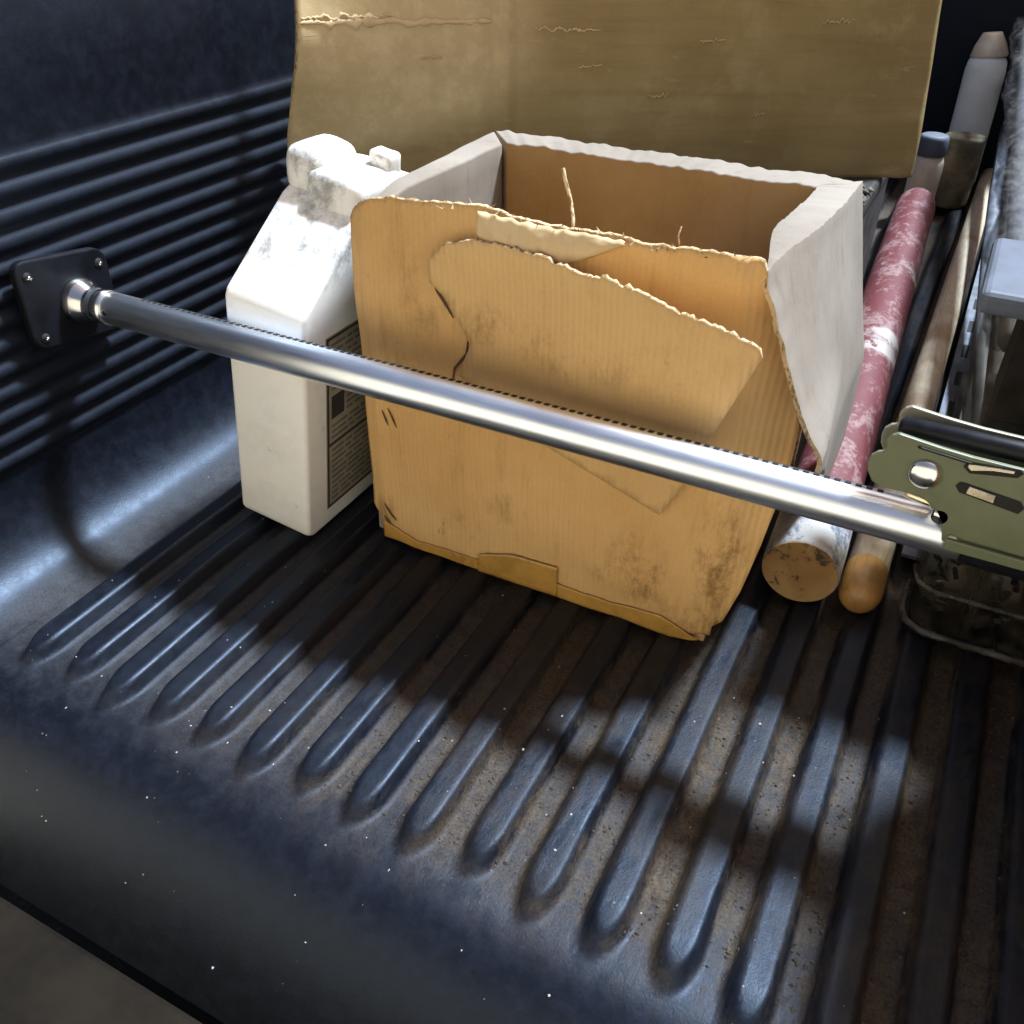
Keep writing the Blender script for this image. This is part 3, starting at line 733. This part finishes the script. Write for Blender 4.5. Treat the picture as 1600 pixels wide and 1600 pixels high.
def scar(name, u0, u1, z0, z1, ht, seed):
    """ragged pale strip where the paper has torn"""
    V = []; F = []; n = 70
    for i in range(n+1):
        t = i/n; u = u0+(u1-u0)*t; zc = z0+(z1-z0)*t+.007*nz(t*9, seed)+.003*nz(t*31, seed); h = ht*(.15+1.0*abs(nz(t*14, seed+3))+.5*abs(nz(t*47, seed+5)))*math.sin(math.pi*min(.98, max(.02, t)))**.3
        for q in (-1, -.3, .3, 1):
            p = sheet_pt(u, zc+h*q); d = .0012+.003*(1-abs(q))*(.5+nz(t*40, q*3, seed))
            V.append((p.x+.5*d, p.y-.866*d, p.z))
    for i in range(n):
        for j in range(3): a = i*4+j; F.append((a, a+4, a+5, a+1))
    solid(mk(name, V, F, TEAR, sheet), .0012, 0)
scar('torn_edge', .003, .31, .744, .736, .015, 3); scar('torn_edge', .006, .16, .752, .748, .006, 8); scar('torn_edge', .37, .47, .722, .720, .004, 14)
for q, (ua, ub, za) in enumerate(((.44,.475,.655),(.62,.66,.70),(.55,.58,.60),(.80,.85,.735),(.72,.735,.565),(.20,.235,.675))): scar('scuff', ua, ub, za, za+.004, .0035, 40+q*7)

# ------------------------------------------------------------------ dark tote under the sheet, with soil
tote = empty('storage_tote', (-.48, 2.2, .021), 'grimy dark tote with soil on top holding up the cardboard sheet', 'tote')
o = mk('tub', *box(-.80, -.225, 1.86, 2.55, ZB, .40), TOTE, tote, smooth=False); bev(o, .02, 3)
o = mk('lid', *box(-.82, -.205, 1.84, 2.57, .4005, .437), TOTE, tote, smooth=False); bev(o, .012, 3)
V = []; F = []
rr = random.Random(11)
for k in range(420):
    x = rr.uniform(-.42, -.21); y = rr.uniform(1.85, 2.06); r = rr.uniform(.003, .011); z = .4375+r*.4
    n = len(V)
    for p in ((r,0,0),(-r,0,0),(0,r,0),(0,-r,0),(0,0,r*.8),(0,0,-r*.5)): V.append((x+p[0]*rr.uniform(.6,1.2), y+p[1]*rr.uniform(.6,1.2), z+p[2]))
    F += [(n,n+2,n+4),(n+2,n+1,n+4),(n+1,n+3,n+4),(n+3,n,n+4),(n+2,n,n+5),(n+1,n+2,n+5),(n+3,n+1,n+5),(n,n+3,n+5)]
tag(mk('soil_clods', V, F, SOIL), 'brown soil clods spilled on the dark tote lid', 'soil', kind='stuff')

# ------------------------------------------------------------------ poles and handles on the right
def pole_mesh():
    p0 = Vector((-.093, 1.20, .083)); p1 = Vector((-.186, 3.25, .083)); d = (p1-p0); V = []; F = []; fm = []; seg = 40; n = 70; r = .0605
    a = Vector((d.y, -d.x, 0)).normalized(); b = Vector((0, 0, 1))
    for i in range(n+1):
        t = (i/n)**1.5; c = p0+d*t
        for k in range(seg):
            an = 2*math.pi*k/seg; rr_ = r*(1+.02*nz(math.cos(an)*2, math.sin(an)*2, t*9)+.008*nz(math.cos(an)*7, math.sin(an)*7, t*40))*(.955 if i in (0, n) else 1)
            V.append(tuple(c+(a*math.cos(an)+b*math.sin(an))*rr_))
    for i in range(n):
        for k in range(seg): F.append((i*seg+k, i*seg+(k+1) % seg, (i+1)*seg+(k+1) % seg, (i+1)*seg+k))
    return V, F, p0, d.normalized(), a, b, r
V, F, p0, dd, aa, bb, r = pole_mesh()
pole = empty('wooden_post', (-.14, 2.2, .021), 'round wooden post with flaking red and white paint beside the cardboard box', 'post')
fixn(mk('shaft', V, F, POLE, pole))
for nm, c in (('cut_end', p0-dd*.0015), ('cut_end', p0+dd*2.054)):
    E = [tuple(c+(aa*math.cos(2*math.pi*k/40)+bb*math.sin(2*math.pi*k/40))*r*.95) for k in range(40)]+[tuple(c+dd*(.004 if c.y < 2 else -.004)+(aa*math.cos(2*math.pi*k/40)+bb*math.sin(2*math.pi*k/40))*r*.955) for k in range(40)]
    fixn(mk(nm, E, [tuple(range(40)), tuple(reversed(range(40, 80)))]+[(k, (k+1) % 40, 40+(k+1) % 40, 40+k) for k in range(40)], ENDG, pole, smooth=False))
stick = empty('tool_handle', (-.02, 2.4, .021), 'worn pale wooden tool handle with orange rounded end beside the painted post', 'handle')
S0 = Vector((0.0, 1.20, .055)); S1 = Vector((.0, 3.85, .055))
v, f = tube(S0+(S1-S0)*.035, S1, .031, 32, True, [(0,.0325),(.2,.0315),(.6,.030),(1,.030)]); mk('shaft', v, f, STICKW, stick)
v, f = tube(S0, S0+(S1-S0)*.036, .03, 32, True, [(0,.012),(.06,.0225),(.16,.029),(.32,.0332),(.6,.0338),(.95,.033),(1,.0315)]); mk('knob', v, f, STICKE, stick)
g1 = wire('metal_rod', [(.122,1.75,.105),(.085,2.2,.125),(.055,2.7,.145),(.03,3.2,.17),(.005,3.9,.21)], .018, GREYM, None, 12); tag(g1, 'dull grey metal rod lying over clutter right of the tool handle', 'rod')
g2 = wire('weathered_stake', [(.125,1.47,.26),(.10,2.0,.30),(.072,2.6,.34),(.045,3.2,.38),(.015,3.88,.43)], .027, GREYW, None, 8); tag(g2, 'weathered grey wooden stake propped above the metal rod', 'stake')
def wrap_sheet():
    V = []; F = []; n = 46; m = 18
    for i in range(n+1):
        t = i/n; c = Vector((.095-.120*t, 1.50+2.36*t, .42+.13*t))
        for j in range(m):
            a = 2*math.pi*j/m; r = .042+.018*nz(t*9, math.cos(a)*1.5, math.sin(a)*1.5)+.012*nz(t*30, math.cos(a)*3, math.sin(a)*3)
            V.append((c.x+r*math.cos(a), c.y, c.z+r*.8*math.sin(a)))
    for i in range(n):
        for j in range(m): F.append((i*m+j, i*m+(j+1) % m, (i+1)*m+(j+1) % m, (i+1)*m+j))
    return solid(mk('plastic_wrap', V, F, WRAP), .003, 0)
tag(wrap_sheet(), 'crumpled clear plastic wrap bundled round the weathered stakes', 'plastic wrap')
g3 = wire('weathered_stake', [(.098,1.45,.418),(.07,2.0,.45),(.03,2.8,.49),(-.012,3.6,.535),(-.026,3.90,.552)], .020, GREYW, None, 8); tag(g3, 'thin grey wooden stake inside the crumpled plastic wrap', 'stake')
g4 = wire('rubber_hose', [(.215,1.55,.06),(.19,2.0,.075),(.165,2.5,.06),(.15,3.0,.08),(.11,3.5,.07),(.10,3.9,.09)], .028, BLACK, None, 12); tag(g4, 'black rubber hose lying on the floor right of the steel angle', 'hose')
# perforated steel angle
ang = empty('steel_angle', (.075, 2.4, .021), 'perforated grey steel angle lying between tool handle and storage bin', 'steel angle')
v, f = merge([box(.045, .088, 1.40, 3.80, ZB, ZB+.006), box(.082, .088, 1.40, 3.80, ZB+.0062, ZB+.055)]); mk('angle_bar', v, f, GREYM, ang, smooth=False)
for k in range(14):
    y = 1.46+.16*k; v, f = box(.058, .072, y, y+.075, ZB+.0055, ZB+.0068); mk('slot', v, f, DARK, ang, smooth=False)
# small bottles and tin at the far end
bt = empty('small_bottle', (-.155, 3.36, .021), 'small cream bottle with blue grey cap behind the painted post', 'bottle')
v, f = tube((-.192, 3.385, ZB), (-.192, 3.385, .215), .05, 28, True, [(0,.046),(.03,.05),(.85,.05),(.95,.044),(1,.034)]); mk('body', v, f, CREAM, bt)
v, f = tube((-.192, 3.385, .2151), (-.192, 3.385, .275), .045, 28, True, [(0,.046),(.08,.048),(.8,.046),(.95,.043),(1,.036)]); mk('cap', v, f, LIDM, bt)
tin = empty('metal_tin', (-.04, 3.47, .021), 'grimy brown tin can standing beside the cream bottle', 'tin')
v, f = tube((-.105, 3.53, ZB), (-.105, 3.53, .25), .08, 32, True, [(0,.060),(.02,.064),(.06,.062),(.9,.062),(.95,.065),(1,.064)]); mk('body', v, f, TIN, tin)
wb = empty('white_bottle', (-.04, 3.78, .021), 'tall white plastic bottle with peach cap at the bulkhead', 'bottle')
v, f = tube((-.105, 3.79, ZB), (-.115, 3.83, .445), .07, 32, True, [(0,.062),(.03,.066),(.9,.066),(.97,.062),(1,.055)]); mk('body', v, f, WHITEP, wb)
v, f = tube((-.115, 3.83, .4452), (-.125, 3.835, .520), .05, 28, True, [(0,.058),(.1,.06),(.5,.05),(.85,.036),(1,.03)]); mk('cap', v, f, CREAM, wb)

# ------------------------------------------------------------------ clear storage bin
cb = empty('storage_bin', (.25, 1.3, .021), 'smoky clear plastic storage bin with blue grey lid behind the ratchet', 'storage bin')
BX0, BX1, BY0, BY1, BH = .068, .56, 1.205, 1.42, .545
def bin_shell():
    P = [(BX0+.03, .0), (BX1, 0)]
    # open tray: rounded front left corner, tapered walls
    pts = []
    for cx, cy, a0 in ((BX0+.035, BY0+.035, 180), (BX1-.035, BY0+.035, 270), (BX1-.035, BY1-.035, 0), (BX0+.035, BY1-.035, 90)):
        for k in range(7): a = R_(a0+15*k); pts.append((cx+.035*math.cos(a), cy+.035*math.sin(a)))
    n = len(pts); V = []; F = []
    for z, sc_, dx in ((ZB+.004, .97, 0), (ZB+.02, 1.0, 0), (.185, 1.0, -.004), (.19, 1.02, -.005), (.2, 1.02, -.006), (.205, 1.0, -.006), (.36, 1.0, -.018), (.365, 1.02, -.019), (.375, 1.02, -.02), (.38, 1.0, -.02), (BH, 1.0, -.032)):
        for x, y in pts:
            V.append(((BX0+BX1)/2+(x-(BX0+BX1)/2)*sc_+dx, (BY0+BY1)/2+(y-(BY0+BY1)/2)*sc_, z))
    m = len(V)//n
    for j in range(m-1):
        for i in range(n): F.append((j*n+i, j*n+(i+1) % n, (j+1)*n+(i+1) % n, (j+1)*n+i))
    F.append(tuple(reversed(range(n))))
    return solid(mk('shell', V, F, CLEAR, cb), .006, -1)
bin_shell()
for x in (.155, .245, .335, .425):
    mk('divider', *box(x, x+.008, BY0+.012, BY1-.012, ZB+.012, .20), CLEARRIB, cb, smooth=False)
for z in (.115, .205, .375):
    mk('shelf', *box(BX0+.012, BX1-.05, BY0+.012, BY1-.012, z, z+.007), CLEARRIB, cb, smooth=False)
wire('rim', [(BX0-.001, BY1-.1, ZB+.012), (BX0-.002, BY0+.05, ZB+.012), (BX0+.006, BY0+.015, ZB+.012), (BX0+.032, BY0-.003, ZB+.012), (BX0+.08, BY0-.004, ZB+.012), (BX1-.03, BY0-.004, ZB+.012)], .006, CLEARRIB, cb, 8)
wire('rim', [(BX0-.004, BY0+.05, .118), (BX0+.006, BY0+.012, .118), (BX0+.032, BY0-.003, .118), (BX1-.03, BY0-.004, .118)], .004, CLEARRIB, cb, 8)
o = mk('lid', *box(BX0-.038, BX1-.02, BY0-.008, BY1+.006, BH+.0005, BH+.030), LIDM, cb, smooth=False); bev(o, .010, 3)
o = mk('latch', *box(.148, .172, BY0-.018, BY0-.0085, .415, .54), CREAM, cb, smooth=False); bev(o, .004, 2)
tag(mk('black_case', *box(BX0+.022, BX1-.06, BY0+.05, BY1-.03, .385, BH-.02), TOTE, smooth=False), 'black case filling the top of the clear storage bin', 'case')
tag(mk('black_case', *box(BX0+.025, BX1-.06, BY0+.05, BY1-.03, .214, .355), TOTE, smooth=False), 'low black case on the middle shelf of the clear storage bin', 'case')
# dark hardware inside the bin
rr = random.Random(5)
cells = [(.075, .150), (.168, .240), (.258, .330), (.348, .420)]
for (xa, xb) in cells:
    for zb_ in (ZB+.02, .124):
        V = []; F = []
        for k in range(10):
            x = rr.uniform(xa+.012, xb-.018); y = rr.uniform(BY0+.03, BY1-.05); a = rr.uniform(0, 3.14); L = rr.uniform(.008, .018)
            v, f = tube((x-L*math.cos(a)*.5, y-L*math.sin(a)*.5, zb_+.006*rr.random()+.003), (x+L*math.cos(a)*.5, y+L*math.sin(a)*.5, zb_+.006*rr.random()+.004), rr.uniform(.003, .006), 6)
            n = len(V); V += v; F += [tuple(i+n for i in q) for q in f]
        tag(mk('loose_hardware', V, F, rr.choice([GREYM, BLACK, BRASS, BLACK, TIN])), 'loose screws and fittings inside the clear storage bin', 'hardware', 'fittings in the storage bin', 'stuff')
# wooden crate at the right hand side, its unseen bulk added tall to shade the floor
cr = empty('wooden_crate', (.55, .88, .021), 'orange brown slatted wooden crate in front of the storage bin, its unseen bulk added for shade', 'crate')
CX0, CX1, CY0, CY1 = .290, .76, .78, 1.16
for k in range(7):
    z = ZB+.012+.105*k
    mk('slat', *box(CX0, CX1, CY0, CY0+.018, z, z+.103), ORANGEW, cr, smooth=False)
    mk('slat', *box(CX0, CX1, CY1-.018, CY1, z, z+.103), ORANGEW, cr, smooth=False)
    mk('slat', *box(CX0+.0005, CX0+.018, CY0+.0185, CY1-.0185, z, z+.103), ORANGEW, cr, smooth=False)
    mk('slat', *box(CX1-.018, CX1-.0005, CY0+.0185, CY1-.0185, z, z+.103), ORANGEW, cr, smooth=False)
for x in (CX0+.0185, CX1-.0485):
    for y in (CY0+.0185, CY1-.0485): mk('corner_post', *box(x, x+.03, y, y+.03, ZB, .755), ORANGEW, cr, smooth=False)
mk('crate_lid', *box(CX0-.004, CX1+.004, CY0-.004, CY1+.004, .7605, .775), ORANGEW, cr, smooth=False)
mk('crate_floor', *box(CX0+.019, CX1-.019, CY0+.019, CY1-.019, ZB+.016, ZB+.03), ORANGEW, cr, smooth=False)

# ------------------------------------------------------------------ crumbs and grit on the liner
def crumbs(name, mat, cnt, xr, yr, rmin, rmax, label, seed):
    rr = random.Random(seed); V = []; F = []
    for k in range(cnt):
        x = rr.uniform(*xr); y = rr.uniform(*yr); r = rmin+(rmax-rmin)*rr.random()**3
        if name == 'brown_grit' and floor_z(x, y) > .006: continue
        z = floor_z(x, y)+lip_z(y)+.0025*nz(x*3, y*3)+.0012*nz(x*14, y*9, 3)+r*.3; n = len(V)
        for p in ((r,0,0),(-r,0,0),(0,r,0),(0,-r,0),(0,0,r*.7),(0,0,-r*.4)): V.append((x+p[0]*rr.uniform(.5,1.6), y+p[1]*rr.uniform(.5,1.6), z+p[2]))
        F += [(n,n+2,n+4),(n+2,n+1,n+4),(n+1,n+3,n+4),(n+3,n,n+4),(n+2,n,n+5),(n+1,n+2,n+5),(n+3,n+1,n+5),(n,n+3,n+5)]
    tag(mk(name, V, F, mat, smooth=False), label, 'debris', kind='stuff')
crumbs('pale_crumbs', SOIL2, 170, (-1.1, .2), (.36, 1.0), .0004, .0024, 'pale crumbs scattered over the black bed liner', 21)
crumbs('brown_grit', GRIT, 6000, (-.56, .28), (.56, 1.2), .0005, .0032, 'brown grit lying between the floor ribs', 22)
